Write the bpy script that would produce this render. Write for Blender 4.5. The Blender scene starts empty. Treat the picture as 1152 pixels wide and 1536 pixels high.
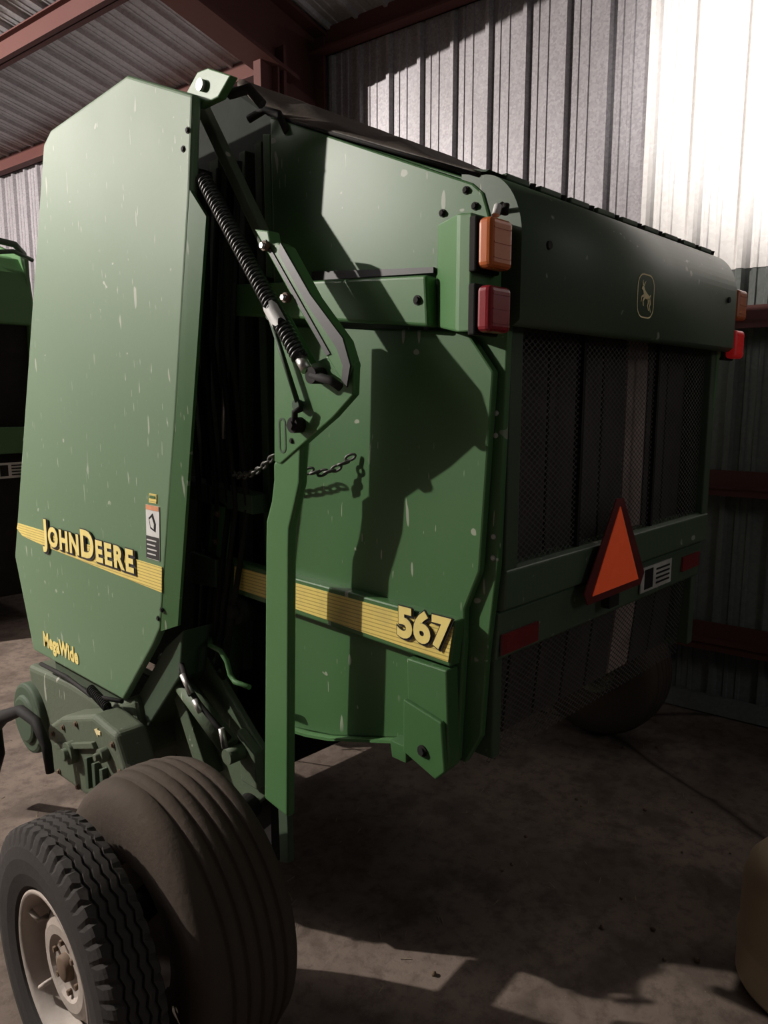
import bpy, bmesh, math, random, mathutils
from mathutils import Vector, Matrix
random.seed(4)
S=bpy.context.scene
COL=S.collection
# ------------------------------------------------------------------ materials
def newmat(name):
    m=bpy.data.materials.new(name); m.use_nodes=True
    nt=m.node_tree; b=nt.nodes["Principled BSDF"]
    return m,nt,b
def ramp(nt,fac,stops):
    r=nt.nodes.new('ShaderNodeValToRGB'); e=r.color_ramp.elements
    while len(e)<len(stops): e.new(.5)
    for i,(p,c) in enumerate(stops):
        e[i].position=p; e[i].color=(c[0],c[1],c[2],1) if isinstance(c,tuple) else (c,c,c,1)
    nt.links.new(fac,r.inputs[0]); return r.outputs[0]
def mix(nt,f,a,b):
    m=nt.nodes.new('ShaderNodeMix'); m.data_type='RGBA'
    for s,v in ((0,f),(6,a),(7,b)):
        if hasattr(v,'links'): nt.links.new(v,m.inputs[s])
        elif isinstance(v,(int,float)): m.inputs[s].default_value=v
        else: m.inputs[s].default_value=(v[0],v[1],v[2],1)
    return m.outputs[2]
def coords(nt,scale=(1,1,1)):
    g=nt.nodes.new('ShaderNodeNewGeometry'); mp=nt.nodes.new('ShaderNodeMapping'); mp.inputs['Scale'].default_value=scale
    nt.links.new(g.outputs['Position'],mp.inputs['Vector']); return mp.outputs[0]
def noise(nt,sc,det=4,scale=(1,1,1),rough=.6):
    n=nt.nodes.new('ShaderNodeTexNoise'); n.inputs['Scale'].default_value=sc; n.inputs['Detail'].default_value=det; n.inputs['Roughness'].default_value=rough
    nt.links.new(coords(nt,scale),n.inputs['Vector']); return n.outputs['Fac']
def bump(nt,b,h,strength=.2,dist=.01):
    n=nt.nodes.new('ShaderNodeBump'); n.inputs['Strength'].default_value=strength; n.inputs['Distance'].default_value=dist
    nt.links.new(h,n.inputs['Height']); nt.links.new(n.outputs[0],b.inputs['Normal'])
def mul(nt,a,c):
    mm=nt.nodes.new('ShaderNodeMath'); mm.operation='MULTIPLY'
    nt.links.new(a,mm.inputs[0])
    if hasattr(c,'links'): nt.links.new(c,mm.inputs[1])
    else: mm.inputs[1].default_value=c
    return mm.outputs[0]
def weathered(name,base,dust,amount=.5,rough=.45,scratch=True,spec=.4,metal=0,bmp=0):
    m,nt,b=newmat(name)
    n1=noise(nt,.9,3,rough=.45); n2=noise(nt,38,4)
    f=ramp(nt,n1,[(.25,.25*amount),(.75,.85*amount)])
    c=mix(nt,f,base,dust)
    f2=ramp(nt,n2,[(.5,0.0),(.8,.25*amount)])
    c=mix(nt,f2,c,dust)
    if scratch:
        for sc,scale,th in ((9,(1,2.9,.6),.722),(15,(1,1.0,1.3),.735),(26,(1,4,.5),.735)):
            s=noise(nt,sc,1.5,scale,.45); s2=noise(nt,2.7,2,(1,1,1.2))
            fs=ramp(nt,s,[(th,0.0),(th+.015,.6)])
            fz_=ramp(nt,s2,[(.44,0.0),(.50,1.0)])
            c=mix(nt,mul(nt,fs,fz_),c,(.45,.45,.38))
    nt.links.new(c,b.inputs['Base Color'])
    r=ramp(nt,n1,[(.3,rough-.04),(.7,rough+.06)])
    nt.links.new(r,b.inputs['Roughness']); b.inputs['Metallic'].default_value=metal
    b.inputs['Specular IOR Level'].default_value=spec
    if bmp: bump(nt,b,n2,bmp,.006)
    return m
def plain(name,col,rough=.5,metal=0,spec=.5,emit=None,var=.25):
    m,nt,b=newmat(name)
    n=noise(nt,9,4)
    f=ramp(nt,n,[(.3,0.0),(.7,1.0)])
    c=mix(nt,f,tuple(x*(1-var) for x in col),tuple(min(1,x*(1+var)) for x in col))
    nt.links.new(c,b.inputs['Base Color'])
    b.inputs['Roughness'].default_value=rough; b.inputs['Metallic'].default_value=metal; b.inputs['Specular IOR Level'].default_value=spec
    if emit:
        b.inputs['Emission Color'].default_value=(*emit[0],1); b.inputs['Emission Strength'].default_value=emit[1]
    return m
GREEN_SH=weathered('dusty_green_shield',(.095,.182,.088),(.15,.218,.135),.8,.52,spec=.25)
GREEN=weathered('green_paint',(.045,.13,.040),(.085,.15,.07),.5,.45,spec=.35)
GREEN_L=weathered('light_green_paint',(.062,.168,.054),(.115,.20,.098),.5,.45,False,.3)
GREEN_D=weathered('dusty_dark_green',(.03,.072,.034),(.07,.082,.058),.9,.65,False,.25)
GREEN_G=weathered('grimy_green',(.05,.105,.048),(.115,.118,.09),1.0,.6,True,.2,bmp=.4)
GREEN_R=weathered('rear_green',(.045,.092,.048),(.085,.108,.072),.9,.45,True,.4)
def stripe_mat():
    m,nt,b=newmat('yellow_stripe')
    g=nt.nodes.new('ShaderNodeNewGeometry'); s=nt.nodes.new('ShaderNodeSeparateXYZ'); nt.links.new(g.outputs['Position'],s.inputs[0])
    sn=nt.nodes.new('ShaderNodeMath'); sn.operation='SINE'; nt.links.new(mul(nt,s.outputs[2],2*math.pi/.0125),sn.inputs[0])
    f=ramp(nt,sn.outputs[0],[(.55,0.0),(.75,1.0)])
    c=mix(nt,f,(.74,.59,.16),(.44,.33,.08))
    n=noise(nt,12,5); fd=ramp(nt,n,[(.5,0.0),(.75,.35)])
    c=mix(nt,fd,c,(.30,.27,.12))
    nt.links.new(c,b.inputs['Base Color']); b.inputs['Roughness'].default_value=.45
    return m
YEL=stripe_mat()
YTXT=plain('yellow_lettering',(.80,.66,.22),.45,var=.10)
BLACK=plain('black_vinyl',(.012,.012,.012),.5)
DARK=plain('grimy_black',(.014,.013,.012),.75,spec=.2)
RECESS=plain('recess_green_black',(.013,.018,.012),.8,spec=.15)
RUBBER=weathered('dusty_tyre_rubber',(.034,.030,.027),(.098,.074,.056),.85,.85,False,.12,bmp=.5)
RUBBER2=weathered('small_tyre_rubber',(.026,.025,.025),(.08,.07,.062),.6,.8,False,.15,bmp=.3)
COVER=weathered('rubber_cover',(.045,.036,.030),(.10,.08,.062),.8,.65,False,.3,bmp=.5)
SPRING=plain('spring_black',(.02,.022,.02),.4)
STEEL=plain('steel',(.45,.44,.42),.4,.8)
CHAINM=plain('dark_chain',(.10,.10,.09),.5,.5)
RUST=weathered('rusty_steel',(.10,.06,.035),(.2,.15,.11),.7,.7,False,.2)
AMBER=plain('amber_lens',(.50,.13,.035),.3,var=.1)
RED=plain('red_lens',(.24,.018,.025),.28,var=.1)
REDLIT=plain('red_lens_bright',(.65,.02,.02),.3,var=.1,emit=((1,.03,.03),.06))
ORANGE=plain('emblem_orange',(.85,.11,.03),.55,var=.08,emit=((.9,.10,.03),.10))  # weak emission puts extra light into the emblem colour
DRED=plain('emblem_red',(.10,.012,.012),.5)
REFL=plain('red_reflector',(.15,.014,.014),.45)
WHITE=plain('white_decal',(.6,.6,.58),.5,var=.08)
WHITED=plain('pale_decal',(.45,.45,.41),.6)
CREAM=plain('yellowed_decal',(.72,.62,.33),.6)
PINK=plain('orange_decal',(.6,.25,.12),.5)
RIM=weathered('worn_white_rim',(.60,.57,.53),(.27,.20,.15),.95,.6,False,.25,bmp=.4)
RIMG=weathered('brown_green_rim',(.16,.17,.08),(.15,.13,.09),.9,.6,False,.2)
BELT=plain('belt_rubber',(.060,.052,.048),.8,spec=.2)
BELTL=plain('worn_belt',(.38,.30,.27),.8,spec=.2)
DRUM=weathered('tan_drum',(.50,.40,.25),(.30,.23,.15),.8,.6,False,.3)
REDST=weathered('red_primer',(.095,.032,.028),(.13,.065,.056),.7,.65,False,.2)
STRAW=plain('straw',(.22,.18,.12),.8)
def screen_mat():
    m,nt,b=newmat('expanded_metal_screen')
    out=nt.nodes['Material Output']
    g=nt.nodes.new('ShaderNodeNewGeometry'); s=nt.nodes.new('ShaderNodeSeparateXYZ'); nt.links.new(g.outputs['Position'],s.inputs[0])
    def ma(op,a,b_=None):
        n=nt.nodes.new('ShaderNodeMath'); n.operation=op
        for i,v in enumerate((a,b_)):
            if v is None: continue
            if hasattr(v,'links'): nt.links.new(v,n.inputs[i])
            else: n.inputs[i].default_value=v
        return n.outputs[0]
    a1=ma('SINE',ma('MULTIPLY',ma('ADD',s.outputs[0],ma('MULTIPLY',s.outputs[2],1.6)),math.pi/.030))
    a2=ma('SINE',ma('MULTIPLY',ma('SUBTRACT',s.outputs[0],ma('MULTIPLY',s.outputs[2],1.6)),math.pi/.030))
    h=ma('GREATER_THAN',ma('MULTIPLY',ma('ABSOLUTE',a1),ma('ABSOLUTE',a2)),.24)
    tr=nt.nodes.new('ShaderNodeBsdfTransparent'); mx=nt.nodes.new('ShaderNodeMixShader')
    b.inputs['Base Color'].default_value=(.055,.052,.046,1); b.inputs['Roughness'].default_value=.7
    nt.links.new(h,mx.inputs[0]); nt.links.new(b.outputs[0],mx.inputs[1]); nt.links.new(tr.outputs[0],mx.inputs[2]); nt.links.new(mx.outputs[0],out.inputs[0])
    return m
SCREEN=screen_mat()
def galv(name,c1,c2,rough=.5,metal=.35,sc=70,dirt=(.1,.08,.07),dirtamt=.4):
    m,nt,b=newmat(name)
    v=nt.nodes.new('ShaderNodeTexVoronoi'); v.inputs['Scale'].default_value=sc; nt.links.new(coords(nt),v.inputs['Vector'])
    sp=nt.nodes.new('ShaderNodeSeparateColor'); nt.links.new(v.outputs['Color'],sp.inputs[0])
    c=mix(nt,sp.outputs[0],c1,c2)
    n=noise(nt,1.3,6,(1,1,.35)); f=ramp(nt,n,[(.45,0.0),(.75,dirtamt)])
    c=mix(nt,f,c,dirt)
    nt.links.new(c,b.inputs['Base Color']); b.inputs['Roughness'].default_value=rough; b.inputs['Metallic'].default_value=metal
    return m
GALV=galv('galvanised_sheet',(.30,.285,.305),(.42,.40,.42),.5,.25)
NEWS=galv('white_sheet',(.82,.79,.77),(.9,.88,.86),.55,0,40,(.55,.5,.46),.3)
LOWS=galv('darkened_green_sheet',(.14,.158,.148),(.18,.198,.188),.6,.1,50,(.08,.075,.07),.6)  # green-grey sheet; the lower wall's darkness is put into its colour
CEIL=galv('ceiling_sheet',(.42,.42,.44),(.54,.54,.56),.5,.25,60)
def floor_mat():
    m,nt,b=newmat('dirt_floor')
    n1=noise(nt,1.0,9,rough=.6); n2=noise(nt,16,7,rough=.7); n3=noise(nt,80,3); n4=noise(nt,3.0,6,rough=.6)
    c=mix(nt,ramp(nt,n1,[(.35,0.0),(.62,1.0)]),(.115,.088,.072),(.21,.165,.135))
    c=mix(nt,ramp(nt,n4,[(.38,.6),(.50,0.0)]),c,(.07,.054,.044))
    c=mix(nt,ramp(nt,n2,[(.36,.45),(.52,0.0)]),c,(.055,.042,.034))
    c=mix(nt,ramp(nt,n3,[(.69,0.0),(.75,.5)]),c,(.32,.27,.22))
    v=nt.nodes.new('ShaderNodeTexVoronoi'); v.feature='DISTANCE_TO_EDGE'; v.inputs['Scale'].default_value=.28
    g=nt.nodes.new('ShaderNodeNewGeometry'); nn=nt.nodes.new('ShaderNodeTexNoise'); nn.inputs['Scale'].default_value=2.2; nn.inputs['Detail'].default_value=6
    ad=nt.nodes.new('ShaderNodeMix'); ad.data_type='VECTOR'; ad.inputs[0].default_value=.3
    nt.links.new(g.outputs['Position'],ad.inputs[4]); nt.links.new(nn.outputs['Color'],ad.inputs[5]); nt.links.new(ad.outputs[1],v.inputs['Vector'])
    c=mix(nt,ramp(nt,v.outputs['Distance'],[(.0,.85),(.0024,0.0)]),c,(.02,.015,.012))
    nt.links.new(c,b.inputs['Base Color']); b.inputs['Roughness'].default_value=.85; b.inputs['Specular IOR Level'].default_value=.2
    bump(nt,b,n2,.3,.02)
    return m
FLOOR=floor_mat()
# ------------------------------------------------------------------ mesh builder
class B:
    def __init__(s): s.v=[];s.f=[];s.m=[];s.sm=[]
    def add(s,v,f,m=0,sm=False):
        o=len(s.v); s.v+= [tuple(x) for x in v]
        for q in f: s.f.append([i+o for i in q]); s.m.append(m); s.sm.append(sm)
        return s
    def prism(s,ax,a,b,pts,m=0):
        n=len(pts)
        def mk(t,p):
            if ax=='x': return (t,p[0],p[1])
            if ax=='y': return (p[0],t,p[1])
            return (p[0],p[1],t)
        v=[mk(a,p) for p in pts]+[mk(b,p) for p in pts]
        f=[list(range(n)),list(range(2*n-1,n-1,-1))]+[[i,i+n,(i+1)%n+n,(i+1)%n] for i in range(n)]
        return s.add(v,f,m)
    def box(s,lo,hi,m=0):
        return s.prism('z',lo[2],hi[2],[(lo[0],lo[1]),(hi[0],lo[1]),(hi[0],hi[1]),(lo[0],hi[1])],m)
    def tube(s,path,r,n=8,m=0,closed=False,sm=True):
        path=[Vector(p) for p in path]; k=len(path); v=[];f=[]
        rr=r if isinstance(r,(list,tuple)) else [r]*k
        up=None
        for i,p in enumerate(path):
            if closed: d=path[(i+1)%k]-path[i-1]
            else: d=(path[min(i+1,k-1)]-path[max(i-1,0)])
            d.normalize()
            if up is None:
                up=Vector((0,0,1)) if abs(d.z)<.9 else Vector((1,0,0))
            a=d.cross(up).normalized(); c=a.cross(d).normalized(); up=c
            for j in range(n):
                t=2*math.pi*j/n; v.append(p+(a*math.cos(t)+c*math.sin(t))*rr[i])
        for i in range(k if closed else k-1):
            for j in range(n):
                i2=(i+1)%k
                f.append([i*n+j,i*n+(j+1)%n,i2*n+(j+1)%n,i2*n+j])
        o=len(s.v)
        s.add(v,f,m,sm)
        if not closed:
            s.f.append([o+i for i in range(n)][::-1]); s.m.append(m); s.sm.append(False)
            s.f.append([o+(k-1)*n+i for i in range(n)]); s.m.append(m); s.sm.append(False)
        return s
    def cyl(s,p0,p1,r,n=16,m=0,r1=None): return s.tube([p0,p1],[r,r if r1 is None else r1],n,m)
    def lathe(s,c,prof,n=48,m=0,mod=None,ax='x',sm=True):
        v=[];f=[];k=len(prof)
        for j in range(n):
            t=2*math.pi*j/n
            for i,(x,r) in enumerate(prof):
                if mod: dx,dr=mod(i,j); x2=x+dx;r2=r+dr
                else: x2,r2=x,r
                if ax=='x': v.append((c[0]+x2,c[1]+r2*math.cos(t),c[2]+r2*math.sin(t)))
                else: v.append((c[0]+r2*math.cos(t),c[1]+r2*math.sin(t),c[2]+x2))
        for j in range(n):
            j2=(j+1)%n
            for i in range(k-1): f.append([j*k+i,j*k+i+1,j2*k+i+1,j2*k+i])
        return s.add(v,f,m,sm)
    def text(s,txt,size,origin,xdir,ydir,off=0,ext=.001,m=0,sx=1,sp=1):
        cu=bpy.data.curves.new('t','FONT'); cu.body=txt; cu.size=size; cu.offset=off; cu.extrude=ext; cu.resolution_u=4; cu.space_character=sp
        o=bpy.data.objects.new('t',cu); COL.objects.link(o)
        dg=bpy.context.evaluated_depsgraph_get(); me=bpy.data.meshes.new_from_object(o.evaluated_get(dg))
        X=Vector(xdir);Y=Vector(ydir);Z=X.cross(Y); O=Vector(origin)
        v=[O+X*p.co.x*sx+Y*p.co.y+Z*p.co.z for p in me.vertices]; f=[list(q.vertices) for q in me.polygons]
        w=max([p.co.x*sx for p in me.vertices]+[0])
        s.add(v,f,m)
        bpy.data.objects.remove(o); bpy.data.meshes.remove(me); bpy.data.curves.remove(cu)
        return w
    def obj(s,name,mats,parent=None,bevel=0,seg=2,kind=None,label=None,cat=None,fix=True,solid=0):
        vs=[Vector(x) for x in s.v]
        lo=Vector((min(x[i] for x in vs) for i in range(3))); hi=Vector((max(x[i] for x in vs) for i in range(3)))
        c=(lo+hi)/2
        if parent is None: c.z=lo.z
        me=bpy.data.meshes.new(name); me.from_pydata([x-c for x in vs],[],s.f)
        if not isinstance(mats,(list,tuple)): mats=[mats]
        for q in mats: me.materials.append(q)
        me.polygons.foreach_set('material_index',s.m); me.polygons.foreach_set('use_smooth',s.sm); me.update()
        if fix:
            bm=bmesh.new(); bm.from_mesh(me); bmesh.ops.recalc_face_normals(bm,faces=bm.faces); bm.to_mesh(me); bm.free()
        o=bpy.data.objects.new(name,me); COL.objects.link(o); o.location=c
        if parent: setpar(o,parent)
        if solid:
            md=o.modifiers.new('s','SOLIDIFY'); md.thickness=solid
        if bevel:
            md=o.modifiers.new('b','BEVEL'); md.width=bevel; md.segments=seg; md.limit_method='ANGLE'; md.angle_limit=math.radians(35)
        if kind: o['kind']=kind
        if label: o['label']=label
        if cat: o['category']=cat
        return o
WLOC={}
def setpar(o,par):
    WLOC[o.name]=tuple(o.location)
    pw=Vector(WLOC.get(par.name,tuple(par.location)))
    o.parent=par; o.location=Vector(WLOC[o.name])-pw
def empty(name,loc,parent=None,label=None,cat=None):
    o=bpy.data.objects.new(name,None); COL.objects.link(o); o.location=loc; o.empty_display_size=.2
    WLOC[o.name]=tuple(loc)
    if parent: setpar(o,parent)
    if label: o['label']=label
    if cat: o['category']=cat
    return o
def bolts(ax,pts,par,r=.009,h=.009,mat=None,name='bolt'):
    d={'x':Vector((-1,0,0)),'y':Vector((0,-1,0))}[ax]
    for p in pts:
        p=Vector(p); b=B(); b.cyl(p,p+d*h*.4,r*1.5,12); b.cyl(p+d*h*.3,p+d*h,r,6); b.obj(name,mat or DARK,par)
# ------------------------------------------------------------------ building shell
def fz(x,y): return mathutils.noise.noise((x*.9,y*.9,0))*.012-.012
b=B(); nx=60
v=[];f=[]
for i in range(nx+1):
    for j in range(nx+1):
        x=-6+i*13/nx; y=-5+j*19/nx
        v.append((x,y,fz(x,y)))
for i in range(nx):
    for j in range(nx): f.append([i*(nx+1)+j,(i+1)*(nx+1)+j,(i+1)*(nx+1)+j+1,i*(nx+1)+j+1])
b.add(v,f,0,True); b.obj('floor',FLOOR,kind='structure',fix=False)
W0=Vector((5.04,1.68,0)); WD=Vector((-.112,.994,0)).normalized(); WN=Vector((-.994,-.112,0)).normalized()
def wp(t,n,z): return W0+WD*t+WN*n+Vector((0,0,z))
prof=[]
t=-5.1
pitch=.305
while t<10.8:
    prof+= [(t,0),(t+.10,0),(t+.105,.008),(t+.125,.008),(t+.13,0),(t+.175,0),(t+.18,.008),(t+.20,.008),(t+.205,0),(t+.245,0),(t+.26,.038),(t+.29,.038)]
    t+=pitch
def sheet(b,zlo,zhi,tlo,thi,m,off=0):
    pr=[p for p in prof if tlo-1e-4<=p[0]<=thi+.001]
    v=[];f=[]
    for (a,c) in pr: v.append(wp(a,c+off,zlo)); v.append(wp(a,c+off,zhi))
    for i in range(len(pr)-1): f.append([2*i,2*i+2,2*i+3,2*i+1])
    b.add(v,f,m)
b=B()
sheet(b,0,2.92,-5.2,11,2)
sheet(b,2.90,5.35,.69,11,0,.0)
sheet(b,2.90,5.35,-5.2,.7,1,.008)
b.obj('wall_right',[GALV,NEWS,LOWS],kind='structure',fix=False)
b=B(); bx=-6
v=[];f=[];pr=[]
while bx<4.2:
    pr+=[(bx,0),(bx+.24,0),(bx+.26,.035),(bx+.29,.035)]; bx+=.305
for (a,c) in pr: v.append((a,12.5-c,0)); v.append((a,12.5-c,5.3+(4.2-a)*.2))
for i in range(len(pr)-1): f.append([2*i,2*i+2,2*i+3,2*i+1])
b.add(v,f); b.obj('wall_back',GALV,kind='structure',fix=False)
SL=.2; EZ=5.2
b=B(); v=[];f=[]
for (a,c) in prof:
    v.append(wp(a,-.1,EZ-c*.9-.02)); v.append(wp(a,9,EZ+9*SL-c*.9))
for i in range(len(prof)-1): f.append([2*i,2*i+2,2*i+3,2*i+1])
b.add(v,f); b.obj('ceiling',CEIL,kind='structure',fix=False)
def wbox(b,t0,t1,n0,n1,z0,z1,m=0,slope=0):
    v=[]
    for (t,n) in ((t0,n0),(t1,n0),(t1,n1),(t0,n1)): v.append(wp(t,n,z0+slope*n))
    for (t,n) in ((t0,n0),(t1,n0),(t1,n1),(t0,n1)): v.append(wp(t,n,z1+slope*n))
    b.add(v,[[3,2,1,0],[4,5,6,7],[0,1,5,4],[1,2,6,5],[2,3,7,6],[3,0,4,7]],m)
k=1
def trim(b,mat,bev=0):
    global k
    o=b.obj('trim_%d'%k,mat,kind='structure',bevel=bev); k+=1; return o
def ibeam_along(t0,t1,n,z,w=.1,h=.2):
    b=B()
    wbox(b,t0,t1,n-w/2,n+w/2,z,z+.012); wbox(b,t0,t1,n-w/2,n+w/2,z+h-.012,z+h); wbox(b,t0,t1,n-.006,n+.006,z,z+h)
    return b
b=B(); wbox(b,-5,10.8,.045,.17,4.98,5.0);wbox(b,-5,10.8,.045,.06,4.98,5.2); trim(b,REDST)
for n in (1.35,2.7,4.05,5.4):
    trim(ibeam_along(-5,10.8,n,EZ+n*SL-.24,.12,.2),REDST)
for z in (.5,1.52,2.55):
    b=B(); wbox(b,-5,10.5,.045,.2,z,z+.015); wbox(b,-5,10.5,.045,.06,z,z+.12); wbox(b,-5,10.5,.19,.2,z-.03,z+.015); trim(b,REDST)
b=B()
wbox(b,3.55,3.57,.05,.55,0,5.1); wbox(b,3.45,3.67,.53,.56,0,4.9); wbox(b,3.45,3.67,.05,.08,0,5.15); trim(b,REDST)
b=B()
wbox(b,3.55,3.57,.05,8.5,4.62,5.14,0,SL); wbox(b,3.43,3.69,.4,8.5,4.60,4.63,0,SL); wbox(b,3.43,3.69,.05,8.5,5.12,5.15,0,SL)
trim(b,REDST)
b=B(); wbox(b,3.52,3.60,.62,.75,3.9,4.75); wbox(b,3.46,3.66,.60,.62,3.9,4.75); trim(b,REDST)
b=B(); b.tube([wp(-1,.9,5.25),wp(3.5,2.5,5.5),wp(9,3.2,5.6)],.012,6); trim(b,DARK)
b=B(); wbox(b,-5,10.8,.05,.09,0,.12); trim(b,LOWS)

# ------------------------------------------------------------------ BALER
BAL=empty('round_baler',(2.45,2.5,0),label='large green round baler with yellow stripe, parked by corrugated wall',cat='farm machine')
XR=3.19
def shield(x0,x1):
    pts=[(2.59,3.22),(2.18,3.05),(2.22,2.76),(2.37,2.00),(2.54,1.22),(2.60,1.14),(2.88,.83),(3.84,.82),(4.00,1.29),(3.32,3.15),(3.24,3.19)]
    b=B(); b.prism('x',x0,x1,pts)
    return b
SH=shield(1.40,1.435).obj('side_shield',GREEN_SH,BAL,bevel=.012,seg=3)
b=B()
q=[(1.402,2.22,2.77),(1.402,2.54,1.21),(1.418,2.44,1.25),(1.418,2.155,2.68)]
b.add(q+[(x+.012,y,z) for x,y,z in q],[[0,1,2,3],[7,6,5,4],[0,4,5,1],[1,5,6,2],[2,6,7,3],[3,7,4,0]])
b.obj('edge_flange',GREEN,SH)
bolts('x',[(1.40,2.215,2.95),(1.40,2.245,2.90),(1.40,2.52,1.30),(1.40,2.55,1.26)],SH,.007,.006)
b=B(); b.prism('x',1.3965,1.3995,[(3.91,1.475),(2.50,1.47),(2.51,1.37),(3.60,1.40),(3.86,1.415),(3.93,1.445)])
b.obj('stripe',YEL,SH)
def lettering(name,seq,origin,par,ym,sx=1,boff=.006,shift=(0,-.010,-.008),off=.003):
    b=B(); o=Vector(origin)
    def layer(dx,dy,dz,offv,mi):
        O=o+Vector((dx,dy,dz)); X=Vector((0,-1,0))
        for txt,size,adv in seq:
            for ch in txt:
                tmp=B(); w=tmp.text(ch,size,(0,0,0),(1,0,0),(0,1,0),off=0,ext=0,sx=sx)
                b.text(ch,size,O,(0,-1,0),(0,0,1),off=offv,ext=.0005,m=mi,sx=sx)
                O=O+X*(w+adv)
    layer(0,shift[1],shift[2],boff,1)
    layer(-.0015,0,0,boff*.95,1)
    layer(-.0035,0,0,off,0)
    b.obj(name,[ym,BLACK],par,fix=False)
lettering('lettering',[('J',.165,.020),('OHN',.122,.020),('D',.165,.020),('EERE',.122,.020)],(1.393,3.575,1.418),SH,YTXT,sx=1.08,boff=.0105,off=.0055,shift=(0,-.006,-.005))
b=B(); b.text('MegaWide',.100,(1.3975,3.69,.885),(0,-1,0),(0,0,1),off=.0042,ext=.0008,sx=.86,sp=1.06); b.obj('lettering',YTXT,SH,fix=False)
b=B()
b.prism('x',1.397,1.3995,[(2.60,1.70),(2.50,1.70),(2.515,1.49),(2.61,1.49)],1)
b.prism('x',1.3955,1.397,[(2.597,1.70),(2.503,1.70),(2.504,1.682),(2.598,1.682)],0)
b.prism('x',1.3955,1.397,[(2.605,1.58),(2.512,1.58),(2.518,1.493),(2.612,1.493)],2)
b.prism('x',1.3955,1.397,[(2.58,1.65),(2.55,1.67),(2.53,1.63),(2.535,1.60),(2.57,1.61)],3)
b.prism('x',1.3945,1.3955,[(2.572,1.645),(2.555,1.655),(2.54,1.63),(2.545,1.61),(2.565,1.618)],1)
b.prism('x',1.397,1.3995,[(2.57,1.745),(2.515,1.745),(2.52,1.71),(2.575,1.71)],4)
for i in range(4):
    b.prism('x',1.3945,1.3955,[(2.60,1.567-i*.018),(2.53+.008*(i%2),1.567-i*.018),(2.53+.008*(i%2),1.562-i*.018),(2.60,1.562-i*.018)],1)
b.prism('x',1.3945,1.397,[(2.565,1.738),(2.525,1.738),(2.525,1.728),(2.565,1.728)],5)
b.obj('warning_label',[PINK,WHITE,BLACK,DARK,YEL,GREEN],SH)
shield(XR+.215,XR+.25).obj('side_shield',GREEN_SH,BAL,bevel=.012)
b=B(); b.prism('x',1.44,1.47,[(2.29,3.085),(2.21,3.135),(2.15,3.13),(2.03,3.075),(2.10,3.03),(2.22,3.03)])
UB=b.obj('upper_bracket',GREEN_L,BAL,bevel=.004)
b=B(); b.cyl((1.425,2.18,3.085),(1.44,2.18,3.085),.018,20); b.obj('pin',STEEL,UB)
b=B(); b.tube([(1.50,2.12,3.06),(1.50,2.02,3.05),(1.52,1.98,3.0)],.016,8); b.tube([(1.60,2.16,3.02),(1.62,2.10,3.04),(1.64,2.05,3.02),(1.65,2.02,2.96)],.013,8)
b.obj('linkage',DARK,BAL)
b=B()
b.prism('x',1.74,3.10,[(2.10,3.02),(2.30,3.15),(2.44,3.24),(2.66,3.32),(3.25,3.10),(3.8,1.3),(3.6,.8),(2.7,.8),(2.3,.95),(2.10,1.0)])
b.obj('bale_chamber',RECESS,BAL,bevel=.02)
b=B(); b.prism('x',1.66,1.71,[(2.125,2.98),(2.165,2.99),(2.165,2.52),(2.125,2.51)]); b.obj('frame_channel',GREEN_L,BAL,bevel=.004)
for (y0,y1,x,w) in ((2.20,2.24,1.68,0),(2.32,2.36,1.70,.1),(2.46,2.52,1.68,.1),(2.62,2.66,1.70,.1)):
    b=B(); b.prism('x',x,x+.05,[(y0,2.98),(y1,2.98),(y1+w,1.0),(y0+w,1.0)]); b.obj('frame_channel',GREEN_D,BAL,bevel=.004)
b=B(); b.prism('x',1.60,1.68,[(2.2,1.75),(2.7,1.78),(2.7,1.70),(2.2,1.68)]); b.obj('cross_bar',GREEN_D,BAL,bevel=.004)
b=B(); b.prism('x',1.58,1.66,[(2.42,1.48),(2.6,1.49),(2.6,1.36),(2.42,1.37)]); b.obj('cross_bar',GREEN_D,BAL,bevel=.004)
b=B(); b.prism('x',1.62,1.7,[(2.36,1.36),(2.5,1.36),(2.66,.82),(2.5,.76)]); b.obj('side_frame',GREEN_D,BAL,bevel=.006)
b=B(); b.prism('x',1.60,1.63,[(2.36,1.70),(2.46,1.73),(2.50,1.50),(2.40,1.48)]); MP=b.obj('mount_plate',GREEN,BAL,bevel=.004)
bolts('x',[(1.60,2.42,1.66),(1.60,2.44,1.55)],MP,.010,.012,RUST)
b=B(); b.cyl((1.58,2.30,1.30),(1.66,2.30,1.30),.050,24); b.cyl((1.56,2.30,1.30),(1.66,2.30,1.30),.025,16); b.obj('idler_sprocket',DARK,BAL)
b=B(); b.cyl((1.60,2.28,2.70),(1.60,2.34,2.20),.020,12); b.cyl((1.60,2.34,2.20),(1.60,2.37,1.95),.010,10,1); b.obj('tension_cylinder',[GREEN_D,STEEL],BAL)
for i in range(6):
    y=2.22+i*.06
    b=B(); b.tube([(1.60,y,2.9),(1.58,y+.05,2.3),(1.61-.01*(i%2),y+.02,1.7),(1.56+.01*i,y+.12,1.1),(1.60,y+.22,.95)],.011,6); b.obj('hydraulic_hose',DARK,BAL)

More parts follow.
